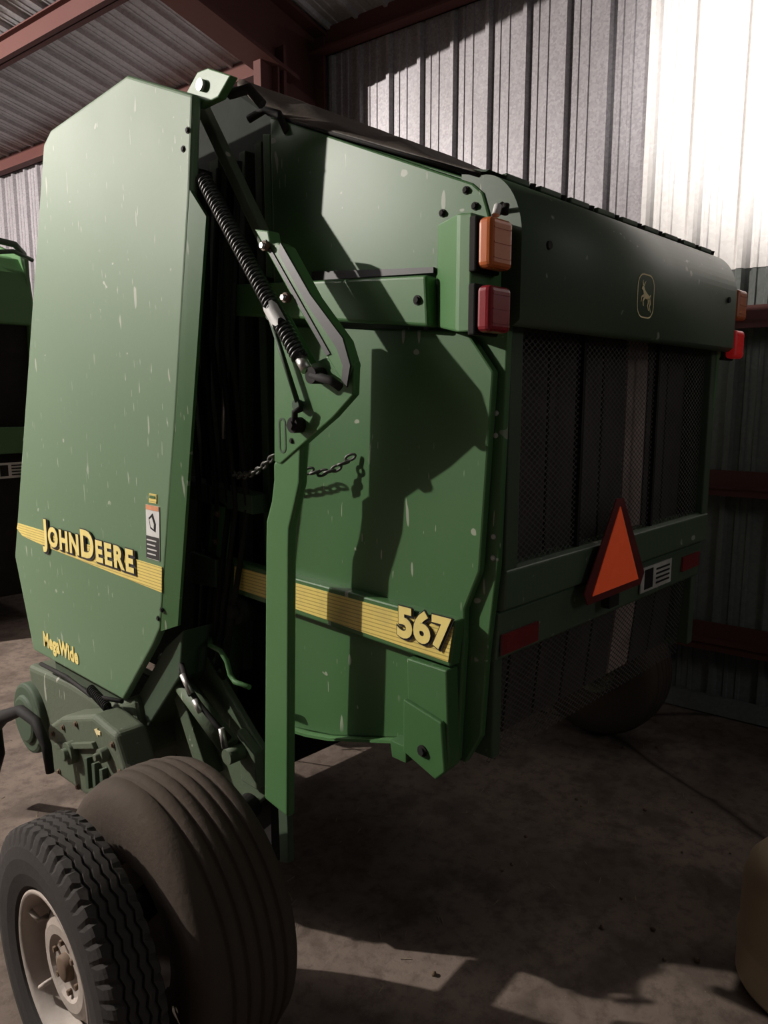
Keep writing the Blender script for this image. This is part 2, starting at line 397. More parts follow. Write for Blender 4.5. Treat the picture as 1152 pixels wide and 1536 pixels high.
# --- tailgate
gate=[(2.12,3.03),(1.25,2.665),(1.20,2.63),(1.155,2.50),(1.155,2.27),(1.17,1.64),(1.20,1.37),(1.215,1.12),(1.27,1.02),(1.47,1.03),(1.83,.93),(2.05,.89),(2.14,.95)]
b=B(); b.prism('x',1.675,1.70,gate)
GATE=b.obj('tailgate',GREEN,BAL,bevel=.004)
b=B(); b.prism('x',XR-.03,XR,gate); b.obj('side_panel',GREEN,GATE,bevel=.004)
b=B(); b.prism('x',1.65,1.676,[(2.11,3.03),(1.26,2.66),(1.225,2.63),(1.20,2.56),(1.20,2.44),(2.11,2.48)]); b.obj('side_panel',GREEN,GATE,bevel=.006)
b=B(); b.prism('x',1.65,1.676,[(2.115,2.35),(1.27,2.28),(1.18,2.17),(1.212,1.62),(1.262,1.50),(1.262,1.40),(1.28,1.03),(1.47,1.04),(1.83,.93),(2.05,.89),(2.115,.95)]); b.obj('side_panel',GREEN,GATE,bevel=.006)
b=B(); 
pth=[(1.28,1.045),(1.47,1.04),(1.65,.985),(1.83,.93),(1.95,.905),(2.08,.89)]
b.prism('x',1.625,1.66,pth+[(y,z-.010) for y,z in pth[::-1]]); b.obj('bottom_flange',GREEN_L,GATE)
b=B(); b.prism('x',1.605,1.655,[(2.34,2.505),(1.38,2.435),(1.37,2.295),(2.34,2.40),(2.36,2.42)])
b.obj('side_rail',GREEN_L,GATE,bevel=.010,seg=3)
b=B(); b.prism('x',1.642,1.655,[(1.90,2.505),(1.385,2.46),(1.385,2.445),(1.90,2.478)]); b.obj('slot',BLACK,GATE)
b=B(); b.prism('x',1.608,1.655,[(2.42,1.485),(1.262,1.475),(1.278,1.335),(2.42,1.36)])
b.obj('stripe_box',GREEN,GATE,bevel=.006)
b=B(); b.prism('x',1.6055,1.608,[(2.33,1.467),(1.268,1.458),(1.285,1.350),(2.34,1.382)]); b.obj('stripe',YEL,GATE)
lettering('lettering',[('567',.125,.010)],(1.6005,1.478,1.392),GATE,YTXT,sx=1.04,boff=.0095,shift=(0,-.003,-.003),off=.0055)
b=B(); b.prism('x',1.60,1.655,[(1.44,1.325),(1.285,1.325),(1.272,1.03),(1.30,1.0),(1.43,1.04)])
LB=b.obj('latch_box',GREEN,GATE,bevel=.005)
b=B(); b.prism('x',1.585,1.605,[(1.44,1.20),(1.29,1.17),(1.275,1.02),(1.31,.985),(1.44,1.03)]); b.obj('cover_plate',GREEN,LB,bevel=.005)
b=B(); b.prism('x',1.60,1.68,[(1.51,1.04),(1.44,1.04),(1.44,.985),(1.50,.985)]); b.obj('tab',GREEN,LB,bevel=.003)
bolts('x',[(1.585,1.36,1.06)],LB,.012,.012)
arc=[(1.235-.13*math.sin(a_),2.50+.175*math.cos(a_)) for a_ in [math.pi/2*i/14 for i in range(15)]]
hp=[(1.30,2.69)]+arc+[(1.105,2.30),(1.125,2.285),(1.16,2.29),(1.17,2.50),(1.22,2.60),(1.30,2.665)]
b=B(); b.prism('x',1.655,XR,hp)
for i_,f_ in enumerate(b.f):
    if 2<=i_<=18: b.sm[i_]=True
HOOD=b.obj('rear_hood',GREEN_R,GATE,bevel=0)
b=B(); b.prism('x',1.66,XR-.01,[(1.32,2.70),(1.225,2.683),(1.215,2.686),(1.32,2.708)]); b.obj('hood_strip',GREEN_D,GATE)
for i in range(9):
    x=1.72+i*.165
    b=B(); b.box((x,1.20,2.672),(x+.11,1.25,2.688)); b.obj('hinge_plate',GREEN_D,HOOD,bevel=.003)
    b=B(); b.cyl((x+.137,1.212,2.668),(x+.137,1.207,2.688),.009,8); b.obj('bolt',DARK,HOOD)
for (x,z) in ((1.78,2.50),(3.10,2.48)):
    b=B(); b.cyl((x,1.115,z),(x,1.098,z),.011,12); b.obj('bolt',DARK,HOOD)
bolts('x',[(1.65,1.28,2.645),(1.65,1.36,2.60),(1.65,1.25,2.60)],GATE,.007,.009)
bolts('x',[(1.675,1.185,z) for z in (1.66,1.72,2.0,2.06)],GATE,.005,.005,WHITED)
bolts('x',[(1.605,1.41,2.37)],GATE,.009,.009)
def rrect(cx,cz,w,h,r,n=5):
    P=[]
    for sx,sz,a0 in ((1,1,0),(-1,1,90),(-1,-1,180),(1,-1,270)):
        for i in range(n+1):
            a=math.radians(a0+90*i/n); P.append((cx+sx*(w/2-r)+r*math.cos(a),cz+sz*(h/2-r)+r*math.sin(a)))
    return P
b=B()
EX,EZ2=2.37,2.425
def ring(cx,cz,w,h,r,th,y,m):
    o1=rrect(cx,cz,w,h,r); o2=rrect(cx,cz,w-th,h-th,max(r-th/2,.004)); n=len(o1)
    b.add([(x,y,z) for x,z in o1]+[(x,y,z) for x,z in o2],[[i,(i+1)%n,(i+1)%n+n,i+n] for i in range(n)],m)
ring(EX,EZ2,.122,.138,.040,.009,1.1030,0)
parts=[
 [(.10,.70),(.20,.80),(.30,.78),(.40,.68),(.58,.60),(.80,.52),(.90,.44),(.84,.36),(.70,.40),(.50,.42),(.36,.46),(.28,.58),(.24,.66)],
 [(.20,.80),(.16,.90),(.22,.98),(.22,.90),(.27,.82)],
 [(.27,.80),(.34,.90),(.48,.96),(.40,.88),(.33,.78)],
 [(.80,.52),(.92,.58),(.90,.48)],
 [(.78,.46),(.90,.44),(.94,.28),(.86,.20),(.99,.04),(.93,.04),(.79,.20),(.85,.30)],
 [(.62,.46),(.74,.44),(.76,.30),(.70,.22),(.82,.08),(.76,.08),(.63,.22),(.69,.32)],
 [(.36,.50),(.46,.44),(.30,.34),(.34,.20),(.28,.20),(.22,.36)],
 [(.32,.56),(.38,.48),(.16,.44),(.12,.30),(.07,.32),(.11,.48)]]
for pp in parts: b.add([(EX-.042+x*.084,1.1025,EZ2-.052+z*.104) for x,z in pp],[list(range(len(pp)))],0)
b.obj('emblem',[CREAM,DARK],GATE,fix=False)
# lamps
for side in (0,1):
    def mx(x): return x if side==0 else 1.655+XR-x
    b=B(); pts=[(mx(1.66),1.39),(mx(1.53),1.215),(mx(1.525),1.20),(mx(1.525),1.165),(mx(1.70),1.165)]
    n=len(pts); zt=[2.575,2.555,2.55,2.55,2.55]; zb=[2.30,2.27,2.265,2.265,2.265]
    b.add([(p[0],p[1],z) for p,z in zip(pts,zb)]+[(p[0],p[1],z) for p,z in zip(pts,zt)],[list(range(n))[::-1],list(range(n,2*n))]+[[i,(i+1)%n,(i+1)%n+n,i+n] for i in range(n)])
    b.obj('lamp_bracket',GREEN_L,GATE,bevel=.004)
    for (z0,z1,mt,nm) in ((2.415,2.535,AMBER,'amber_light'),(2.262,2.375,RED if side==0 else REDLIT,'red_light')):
        b=B(); xa,xb=sorted((mx(1.525),mx(1.620)))
        b.box((xa,1.105,z0),(xb,1.150,z1),0); LT=b.obj(nm,mt,GATE,bevel=.014,seg=3)
        b=B(); b.box((xa-.004,1.148,z0-.006),(xb+.004,1.17,z1+.006),0); b.obj('lamp_housing',DARK,LT,bevel=.004)
        b=B()
        zz=(z0+z1)/2
        for dz in (-.035,0,.035): b.box((xa+.012,1.1035,zz+dz-.0015),(xb-.012,1.106,zz+dz+.0015))
        b.obj('lens_rib',mt,LT)
b=B(); b.tube([(1.59,1.15,2.54),(1.60,1.14,2.57),(1.63,1.15,2.585),(1.66,1.18,2.57)],.006,8); WIR=b.obj('lamp_wiring',DARK,GATE)
b=B(); b.cyl((1.575,1.13,2.545),(1.585,1.13,2.570),.010,8); b.obj('connector',WHITE,WIR)
b=B(); b.cyl((1.60,1.12,2.550),(1.605,1.12,2.575),.009,8); b.obj('connector',DARK,WIR)
b=B()
b.prism('x',1.70,XR-.01,[(1.175,1.628),(1.155,1.62),(1.155,1.51),(1.175,1.50),(1.23,1.50),(1.23,1.628)])
b.obj('rear_rail',GREEN_R,GATE,bevel=.005)
b=B()
b.prism('x',1.70,XR-.01,[(1.20,1.502),(1.175,1.495),(1.185,1.355),(1.205,1.340),(1.25,1.345),(1.25,1.502)])
b.obj('rear_rail',GREEN_R,GATE,bevel=.005)
for lo,hi in (((1.70,1.16,1.62),(1.76,1.24,2.31)),((XR-.07,1.16,1.62),(XR-.01,1.24,2.31)),((1.70,1.19,1.05),(1.74,1.26,1.35)),((XR-.06,1.19,1.05),(XR-.01,1.26,1.35))):
    b=B(); b.box(lo,hi); b.obj('rear_stile',GREEN_D,GATE,bevel=.004)
b=B(); b.add([(1.74,1.187,1.60),(XR-.05,1.187,1.60),(XR-.05,1.187,2.32),(1.74,1.187,2.32)],[[0,1,2,3]]); b.obj('mesh_screen',SCREEN,GATE,fix=False)
b=B(); b.add([(1.74,1.24,1.00),(XR-.05,1.24,1.00),(XR-.05,1.215,1.37),(1.74,1.215,1.37)],[[0,1,2,3]]); b.obj('mesh_screen',SCREEN,GATE,fix=False)
for x in (2.12,2.66):
    b=B(); b.box((x,1.175,1.62),(x+.015,1.195,2.31)); b.obj('screen_divider',DARK,GATE)
for i in range(8):
    x=1.735+i*.178
    b=B(); b.prism('x',x,x+.162,[(1.285,2.55),(1.275,2.2),(1.275,1.3),(1.30,1.03),(1.5,.94),(1.5,.95),(1.31,1.04),(1.285,1.3),(1.285,2.2),(1.295,2.55)])
    b.obj('belt',BELTL if i==5 else BELT,GATE)
b=B(); b.cyl((1.72,1.42,1.12),(XR-.04,1.42,1.12),.09,20); b.obj('roller',DARK,GATE)
b=B(); b.box((1.72,1.52,1.15),(XR-.04,1.53,2.6)); b.obj('inner_panel',DARK,GATE)
def tri(cx,zt,zb,w,c):
    return [(cx-c*.5,zt),(cx+c*.5,zt),(cx+w/2,zb+c*.8),(cx+w/2-c*.5,zb),(cx-w/2+c*.5,zb),(cx-w/2,zb+c*.8)]
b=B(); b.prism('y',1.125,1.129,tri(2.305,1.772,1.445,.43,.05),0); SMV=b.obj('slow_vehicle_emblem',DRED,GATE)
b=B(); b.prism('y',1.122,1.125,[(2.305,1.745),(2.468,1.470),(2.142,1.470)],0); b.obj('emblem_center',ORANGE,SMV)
b=B(); b.box((2.27,1.129,1.40),(2.34,1.16,1.62)); b.obj('emblem_mount',DARK,SMV)
b=B()
b.prism('y',1.172,1.1755,[(2.60,1.475),(2.87,1.475),(2.87,1.38),(2.60,1.38)],0)
b.prism('y',1.170,1.172,[(2.63,1.465),(2.70,1.465),(2.70,1.39),(2.63,1.39)],1)
for i in range(4): b.prism('y',1.170,1.172,[(2.73,1.457-i*.018),(2.85,1.457-i*.018),(2.85,1.450-i*.018),(2.73,1.450-i*.018)],1)
b.obj('rear_label',[WHITED,DARK],GATE)
for (x0,x1,z0,z1) in ((1.71,1.90,1.37,1.43),(2.98,3.15,1.40,1.46)):
    b=B(); b.box((x0,1.170,z0),(x1,1.178,z1)); b.obj('reflector',REFL,GATE)
# top cover
b=B(); nX=20;nY=30
v=[];f=[]
for j in range(nY+1):
    s=j/nY
    for i in range(nX+1):
        u=i/nX
        xx=1.655+u*(XR-.01-1.655)
        y0=2.13-s*.89; z0=3.035-s*.365
        y1=2.60-s*1.21; z1=3.325-s*.585
        bl=min(1,u*8) if u<.5 else min(1,(1-u)*8)
        wr=(.010*math.sin(s*19+u*5)+.012*mathutils.noise.noise((u*6,s*9,1)))*bl
        v.append((xx,y0+(y1-y0)*bl,z0+(z1-z0)*bl+wr+.005))
for j in range(nY):
    for i in range(nX): f.append([j*(nX+1)+i,j*(nX+1)+i+1,(j+1)*(nX+1)+i+1,(j+1)*(nX+1)+i])
b.add(v,f,0,True); b.obj('top_cover',COVER,BAL,solid=.01)
b=B(); b.tube([(1.66,2.13,3.045),(1.66,1.7,2.865),(1.66,1.24,2.675)],.008,6); b.obj('cover_edge',DARK,BAL)

# --- arm assembly (all outboard of the tailgate side)
D=.02
b=B()
b.prism('x',1.445+D,1.472+D,[(1.875,2.36),(1.835,2.36),(1.70,2.20),(1.56,2.24),(1.52,2.20),(1.525,2.11),(1.61,2.045),(1.86,1.895),(1.89,1.90)])
ARMO=b.obj('lift_arm_plate',GREEN_L,BAL,bevel=.004)
b=B(); b.prism('x',1.43+D,1.475+D,[(1.945,2.615),(1.875,2.60),(1.865,2.56),(1.83,2.56),(1.80,2.545),(1.68,2.39),(1.55,2.26),(1.52,2.19),(1.55,2.14),(1.62,2.22),(1.74,2.36)])
LINK=b.obj('link_arm',GREEN_L,BAL,bevel=.005)
b=B(); b.prism('x',1.424+D,1.431+D,[(1.81,2.555),(1.68,2.395),(1.545,2.265),(1.515,2.19),(1.53,2.13),(1.55,2.15),(1.545,2.19),(1.57,2.24),(1.70,2.375),(1.82,2.525)]); b.obj('black_edge',BLACK,LINK)  # black strip along the edge of the link arm
b=B(); b.prism('x',1.4265+D,1.4295+D,[(1.90,2.575),(1.885,2.575),(1.60,2.225),(1.615,2.22)]); b.obj('black_seam',BLACK,LINK)  # thin black line running along the link arm
b=B(); b.prism('x',1.515,1.550,[(2.36,3.09),(2.31,3.09),(1.97,2.60),(2.00,2.57)]); b.obj('upper_link',GREEN_G,BAL,bevel=.005)
for (y,z) in ((1.88,2.555),(1.785,2.395)):
    b=B(); b.cyl((1.415+D,y,z),(1.43+D,y,z),.015,18,1); b.cyl((1.405+D,y,z),(1.43+D,y,z),.009,6)
    b.obj('pivot_pin',[STEEL,RUST],LINK)
A0=Vector((1.445,2.205,2.81)); A1=Vector((1.43,1.71,2.215)); d=(A1-A0); L=d.length; d.normalize()
u1=d.cross(Vector((1,0,0))).normalized(); u2=d.cross(u1)
turns=50; path=[]
for i in range(turns*10+1):
    t=i/(turns*10); a=2*math.pi*turns*t; r=.0215
    path.append(A0+d*L*t+(u1*math.cos(a)+u2*math.sin(a))*r)
b=B(); b.tube(path,.0060,6); b.tube([A0-d*.02,A1+d*.02],.014,12)
SPR=b.obj('coil_spring',SPRING,BAL)
b=B()
vv=[];ff=[]
for i in range(2):
    for j in range(9):
        an=math.radians(-75+150*j/8); rad=.0295
        nrm=Vector((-1,0,0))*math.cos(an)+u1*math.sin(an)
        vv.append(A1-d*(.20-.07*i-.012*math.sin(j*1.7))+nrm*rad)
for j in range(8): ff.append([j,j+1,9+j+1,9+j])
b.add(vv,ff,0,True); b.obj('torn_decal',WHITE,SPR,fix=False)
b=B(); b.cyl(A1,A1+d*.045,.017,14,0); b.cyl((1.42,1.655,2.165),(1.47,1.655,2.165),.024,16,1); b.tube([(1.43,1.66,2.165),(1.43,1.58,2.15),(1.44,1.55,2.13)],.013,8,1)
b.obj('spring_end',[STEEL,DARK],SPR)
b=B(); b.tube([(1.425+D,1.865,2.34),(1.425+D,1.745,2.09)],.008,8); b.cyl((1.42+D,1.87,2.35),(1.44+D,1.87,2.35),.014,12); b.cyl((1.42+D,1.75,2.08),(1.44+D,1.75,2.08),.016,12)
b.obj('thin_rod',GREEN_D,ARMO)
b=B(); b.cyl((1.41+D,1.755,2.02),(1.45+D,1.755,2.02),.024,18); b.cyl((1.40+D,1.755,2.02),(1.45+D,1.755,2.02),.014,6); b.tube([(1.42+D,1.755,2.02),(1.41+D,1.74,2.06),(1.42+D,1.72,2.07)],.010,8)
b.obj('hook',DARK,ARMO)
b=B(); sl_=rrect(1.845,1.985,.035,.11,.017); s2_=rrect(1.845,1.985,.023,.098,.0115); n=len(sl_)
b.add([(1.4435+D,y,z) for y,z in sl_]+[(1.4435+D,y,z) for y,z in s2_],[[i,(i+1)%n,(i+1)%n+n,i+n] for i in range(n)]); b.obj('slot',GREEN_D,ARMO,fix=False)
bolts('x',[(1.445+D,1.80,1.97)],ARMO,.006,.006)
b=B()
b.prism('x',1.470,1.505,[(1.905,1.895),(1.905,1.84),(1.920,1.77),(1.950,1.70),(1.955,1.62),(2.00,.70),(1.865,.68),(1.830,1.62),(1.825,1.69),(1.795,1.77),(1.77,1.84),(1.76,1.97),(1.82,1.95)])
POST=b.obj('push_bar_post',GREEN_L,BAL,bevel=.012,seg=4)
b=B(); b.prism('x',1.475,1.50,[(1.925,.71),(1.92,.49),(1.87,.51),(1.875,.71)]); b.obj('foot',GREEN_D,POST,bevel=.003)
def chain(pts,n):
    b=B(); P0=[Vector(p) for p in pts]
    for i in range(n):
        t=(i+.5)/n; c=P0[0].lerp(P0[1],t); c.z-=.03*math.sin(math.pi*t)
        dd=(P0[1]-P0[0]).normalized(); ll=(P0[1]-P0[0]).length/n*.72
        side=Vector((0,0,1)) if i%2==0 else Vector((1,0,0))
        loop=[]
        for k_ in range(14):
            a=2*math.pi*k_/14; loop.append(c+dd*math.cos(a)*ll+side*math.sin(a)*ll*.5)
        b.tube(loop,.0046,6,closed=True)
    o=b.obj('safety_chain',CHAINM,BAL); return o
chain([(1.56,1.85,1.87),(1.635,1.70,1.925)],7)
chain([(1.60,2.32,1.82),(1.52,1.95,1.92)],14)
b=B(); b.tube([(1.60,2.50,1.16),(1.53,2.40,1.155),(1.53,2.33,1.15),(1.53,2.29,1.12),(1.53,2.27,1.07),(1.53,2.24,1.05),(1.53,2.15,1.055)],.010,10); b.obj('crank_handle',GREEN_L,BAL)
b=B(); b.prism('x',1.57,1.60,[(2.80,.90),(2.65,1.08),(2.52,1.10),(2.14,.80),(2.12,.62),(2.30,.45),(2.75,.45)]); AF=b.obj('axle_frame',GREEN_G,BAL,bevel=.006)
b=B(); b.prism('x',1.62,1.66,[(3.70,.80),(2.16,.80),(2.16,.30),(3.70,.30)]); b.obj('light_block_panel',DARK,AF)  # added plate that keeps light off the floor under the baler
b=B(); b.prism('x',1.50,1.58,[(2.70,.98),(2.64,1.02),(2.40,.62),(2.48,.60)]); b.obj('brace',GREEN_G,AF,bevel=.006)
b=B(); b.prism('x',1.53,1.57,[(2.24,.86),(2.13,.80),(2.12,.66),(2.22,.66)]); b.obj('lug_plate',GREEN_G,AF,bevel=.006)
b=B(); b.cyl((1.50,2.72,1.04),(1.50,2.55,.96),.018,14,1); b.cyl((1.50,2.57,.97),(1.50,2.24,.80),.040,18,0); b.cyl((1.46,2.21,.785),(1.54,2.21,.785),.03,14,0)
HC=b.obj('hydraulic_cylinder',[GREEN_G,STEEL],BAL)
for pth_ in ([(1.46,2.50,1.08),(1.45,2.44,1.0),(1.45,2.36,.95),(1.46,2.28,.90),(1.47,2.20,.86)],[(1.50,2.55,1.15),(1.46,2.5,1.05),(1.45,2.42,.97)]):
    b=B(); b.tube(pth_,.011,8); b.obj('hose',DARK,HC)
for p0,p1 in (((1.44,2.46,1.045),(1.44,2.40,.985)),((1.44,2.38,.965),(1.44,2.34,.93)),((1.45,2.22,.90),(1.45,2.20,.83))):
    b=B(); b.cyl(p0,p1,.012,8); b.obj('hose_fitting',STEEL,HC)
b=B(); b.prism('x',1.45,1.62,[(2.46,1.22),(2.60,1.12),(2.86,.83),(3.7,.80),(3.7,.72),(2.78,.72),(2.50,1.02)]); b.obj('lower_skirt',GREEN_D,BAL,bevel=.006)
# --- pickup
b=B()
b.prism('x',1.42,1.80,[(4.0,.70),(3.5,.74),(3.1,.74),(2.82,.86),(2.75,.62),(3.0,.36),(3.9,.30)])
PK=b.obj('pickup_housing',GREEN_G,BAL,bevel=.03,seg=3)
b=B()
b.prism('x',1.28,1.42,[(3.42,.58),(3.25,.68),(2.92,.79),(2.72,.77),(2.64,.64),(2.72,.50),(3.02,.38),(3.40,.36)])
GB=b.obj('gearbox_cover',GREEN_G,PK,bevel=.025,seg=4)
for (y,z,r) in ((3.12,.56,.05),(2.80,.66,.03)):
    b=B(); b.cyl((1.245,y,z),(1.29,y,z),r,20); b.cyl((1.225,y,z),(1.29,y,z),r*.55,12); b.obj('bearing_cap',GREEN_G,GB,bevel=.003)
for y in (2.80,2.87,2.94):
    b=B(); b.prism('x',1.255,1.285,[(y,.46),(y+.03,.45),(y+.03,.59),(y,.60)]); b.obj('guard_slat',GREEN_D,GB,bevel=.003)
bolts('x',[(1.28,3.34,.57),(1.28,3.22,.64),(1.28,3.08,.70),(1.28,2.74,.72),(1.28,2.69,.62),(1.28,3.3,.40),(1.28,3.1,.40)],GB,.009,.012,RUST)
b=B(); b.prism('x',1.26,1.285,[(3.30,.54),(2.90,.68),(2.88,.66),(3.28,.52)]); b.obj('cover_rib',GREEN_G,GB,bevel=.003)
b=B(); b.prism('x',1.276,1.279,[(2.90,.735),(2.87,.75),(2.87,.74),(2.845,.742),(2.845,.725),(2.87,.722),(2.87,.71)]); b.obj('arrow_decal',CREAM,GB)
b=B(); b.cyl((1.38,3.95,.42),(1.60,3.95,.42),.19,28); b.cyl((1.36,3.95,.42),(1.40,3.95,.42),.13,24)
b.obj('pickup_drum',GREEN_D,PK,bevel=.02)
b=B()
for i in range(7):
    for a in (0,1.57,3.14,4.7):
        x=1.85+i*.19; ca=math.cos(a+i*.4); sa=math.sin(a+i*.4)
        b.tube([(x,3.38+.14*ca,.55+.14*sa),(x,3.38+.30*ca,.55+.30*sa)],.005,5)
b.cyl((1.7,3.38,.55),(3.1,3.38,.55),.15,20)
b.obj('pickup_tines',DARK,PK)
b=B(); b.tube([(1.22,3.95,.44),(1.20,3.75,.55),(1.20,3.50,.66),(1.20,3.32,.66),(1.20,3.22,.58),(1.20,3.20,.46)],[.045,.035,.026,.024,.022,.018],12); b.tube([(1.22,3.95,.44),(1.21,3.90,.30),(1.20,3.98,.16)],.035,10)
b.obj('gauge_bracket',DARK,PK)
b=B(); b.tube([(1.40,3.75,.77),(1.38,3.4,.80),(1.36,3.1,.80),(1.38,2.85,.84)],.010,8); b.obj('pickup_line',DARK,PK)
sp=[]
for i in range(141):
    t=i/140; a=t*14*2*math.pi; sp.append((1.36+.018*math.cos(a),3.10-t*.16,.83-t*.04+.018*math.sin(a)))
b=B(); b.tube(sp,.004,5); b.obj('small_spring',DARK,PK)
b=B(); b.prism('x',2.30,2.60,[(3.7,.75),(5.6,.60),(5.6,.48),(3.7,.55)]); b.obj('drawbar',GREEN_D,BAL,bevel=.01)
b=B(); b.cyl((.85,2.01,.47),(1.56,2.20,.56),.05,18); b.obj('axle_stub',DARK,BAL)
b=B(); b.cyl((3.08,2.37,.56),(4.15,2.16,.44),.05,18); b.obj('axle_stub',DARK,BAL)
b=B(); b.box((1.66,2.35,.55),(3.1,2.6,.85)); b.obj('axle_beam',DARK,BAL,bevel=.01)
# --- wheels
def bigwheel(cx,cy,R,flip):
    c=(cx,cy,R); w=.172; hw=.140
    Wh=empty('wheel',c,BAL)
    crown=lambda x:R-.026*(abs(x)/hw)**2.2
    pr=[(-.11,R-.28),(-.145,R-.25),(-.167,R-.18),(-w,R-.11),(-.165,R-.06),(-.152,R-.037),(-hw,crown(hw))]
    for x in (-.090,-.045,0,.045,.090):
        r=crown(abs(x)); pr+=[(x-.009,r),(x-.006,r-.004),(x-.003,r-.013),(x+.003,r-.013),(x+.006,r-.004),(x+.009,r)]
    pr+=[(hw,crown(hw)),(.152,R-.037),(.165,R-.06),(w,R-.11),(.167,R-.18),(.145,R-.25),(.11,R-.28)]
    b=B(); b.lathe(c,pr,128,0,sm=True); b.obj('tyre',RUBBER,Wh,fix=True)
    b=B(); b.lathe(c,[(-.12,R-.27),(-.10,R-.29),(-.02,R-.31),(0,.05),(0,.0)],40,0); b.lathe(c,[(.12,R-.27),(.10,R-.29),(.02,R-.31),(0.01,.05),(0.01,.0)],40,0)
    b.obj('rim',RIMG if flip else RIM,Wh)
bigwheel(1.108,2.00,.47,0); bigwheel(4.22,2.14,.43,1)
def smallwheel(cx):
    R=.43; c=(cx,2.05,R); Wh=empty('wheel',c,BAL)
    pr=[(-.055,.24),(-.075,.26),(-.085,.30),(-.088,.345),(-.084,.38),(-.078,.402),(-.072,.42),(-.066,R)]
    ii=len(pr)
    for x in (-.040,-.014,.014,.040): pr+=[(x-.005,R+.003),(x-.003,R-.009),(x+.003,R-.009),(x+.005,R+.003)]
    jj=len(pr)
    pr+=[(.066,R),(.072,.42),(.078,.402),(.084,.38),(.088,.345),(.085,.30),(.075,.26),(.055,.24)]
    def mod(i,j):
        if i in (5,6,7,jj,jj+1,jj+2): return (0,-.011 if j%4==0 else 0)
        if ii<=i<jj: return ((-.004,0,.004,0)[j%4],0)
        return (0,0)
    b=B(); b.lathe(c,pr,208,0,mod,sm=False); b.obj('tyre',RUBBER2,Wh)
    b=B()
    # outer flange and drop centre
    b.lathe(c,[(-.050,.243),(-.068,.246),(-.072,.238),(-.062,.224),(-.030,.214),(-.004,.206),(.002,.190)],64,0)
    # disc with slot holes: annulus split into segments
    seg=40
    def P3(r,x,a): return (c[0]+x,c[1]+r*math.cos(a),c[2]+r*math.sin(a))
    for j in range(seg):
        a0=2*math.pi*j/seg; a1=2*math.pi*(j+1)/seg
        rs=[(.192,.0),(.176,-.008),(.150,-.026),(.128,-.034),(.10,-.034),(.088,-.024),(.062,-.020),(.0005,-.020)]
        for i in range(len(rs)-1):
            if i==1 and j%8 in (2,3,4): continue
            b.add([P3(rs[i][0],rs[i][1],a0),P3(rs[i][0],rs[i][1],a1),P3(rs[i+1][0],rs[i+1][1],a1),P3(rs[i+1][0],rs[i+1][1],a0)],[[0,1,2,3]],0,True)
    b.lathe(c,[(.050,.243),(.066,.245),(.060,.222),(.0,.205)],56,0)
    RM=b.obj('rim',RIM,Wh,fix=False)
    b=B(); b.lathe(c,[(-.042,0),(-.042,.030),(-.038,.038),(-.018,.042)],32,0); b.obj('hub',RUST,RM)
    for k_ in range(6):
        a=2*math.pi*k_/6+.3; y=c[1]+.074*math.cos(a); z=c[2]+.074*math.sin(a)
        b=B(); b.cyl((c[0]-.020,y,z),(c[0]-.034,y,z),.009,6); b.obj('lug_nut',RUST,RM)
    for k_ in range(5):
        a=2*math.pi*k_/5+.5; y=c[1]+.172*math.cos(a); z=c[2]+.172*math.sin(a); y2=c[1]+.212*math.cos(a); z2=c[2]+.212*math.sin(a)
        b=B(); b.tube([(c[0]-.012,y,z),(c[0]-.040,y,z),(c[0]-.050,y2,z2)],.008,8); b.obj('rim_clamp',RIM,RM)
smallwheel(.80)

# ------------------------------------------------------------------ second baler
B2=empty('round_baler',(2.0,8.6,0),label='another green baler with dark rear screen, parked deeper in the shed',cat='farm machine')
def sl(n,pts,x0,x1,mt,bev=.01,par=None):
    b=B(); b.prism('x',x0,x1,pts); return b.obj(n,mt,par or B2,bevel=bev)
sl('tailgate',[(7.35,3.25),(7.25,3.0),(7.3,.25),(7.6,.2),(9.2,.4),(9.2,3.4),(8.0,3.5)],1.05,2.80,DARK)
sl('rear_hood',[(7.6,3.42),(7.35,3.36),(7.22,3.22),(7.18,3.0),(7.18,2.76),(7.3,2.76),(7.4,3.2),(7.6,3.3)],1.05,2.85,GREEN_L,.02)
sl('rear_rail',[(7.15,1.84),(7.15,1.60),(7.25,1.60),(7.25,1.84)],1.05,2.80,GREEN,.01)
sl('side_panel',[(7.2,3.35),(7.2,.6),(7.5,.5),(9.3,.8),(9.3,3.5),(8.0,3.6)],2.80,2.84,GREEN,.01)
sl('side_panel',[(7.2,3.35),(7.2,.6),(7.5,.5),(9.3,.8),(9.3,3.5),(8.0,3.6)],1.01,1.05,GREEN,.01)
b=B(); b.prism('y',7.135,7.15,[(2.40,1.52),(2.66,1.52),(2.66,1.38),(2.40,1.38)],0); b.prism('y',7.13,7.135,[(2.43,1.50),(2.50,1.50),(2.50,1.40),(2.43,1.40)],1)
for i in range(4): b.prism('y',7.13,7.135,[(2.53,1.50-i*.028),(2.64,1.50-i*.028),(2.64,1.488-i*.028),(2.53,1.488-i*.028)],1)
b.obj('rear_label',[WHITED,DARK],B2)
for pts_,r_ in (([(2.2,7.3,3.42),(2.5,7.35,3.52),(2.8,7.4,3.50),(2.95,7.6,3.46)],.03),([(2.4,7.3,3.36),(2.75,7.3,3.42),(2.95,7.4,3.38)],.02)):
    b=B(); b.tube(pts_,r_,8); b.obj('top_guard',GREEN_D,B2)
b=B(); b.tube([(2.74,7.14,2.0),(2.80,7.10,2.02),(2.82,7.08,1.85),(2.80,7.10,1.72),(2.74,7.14,1.72)],.015,8); b.obj('grab_handle',GREEN,B2)
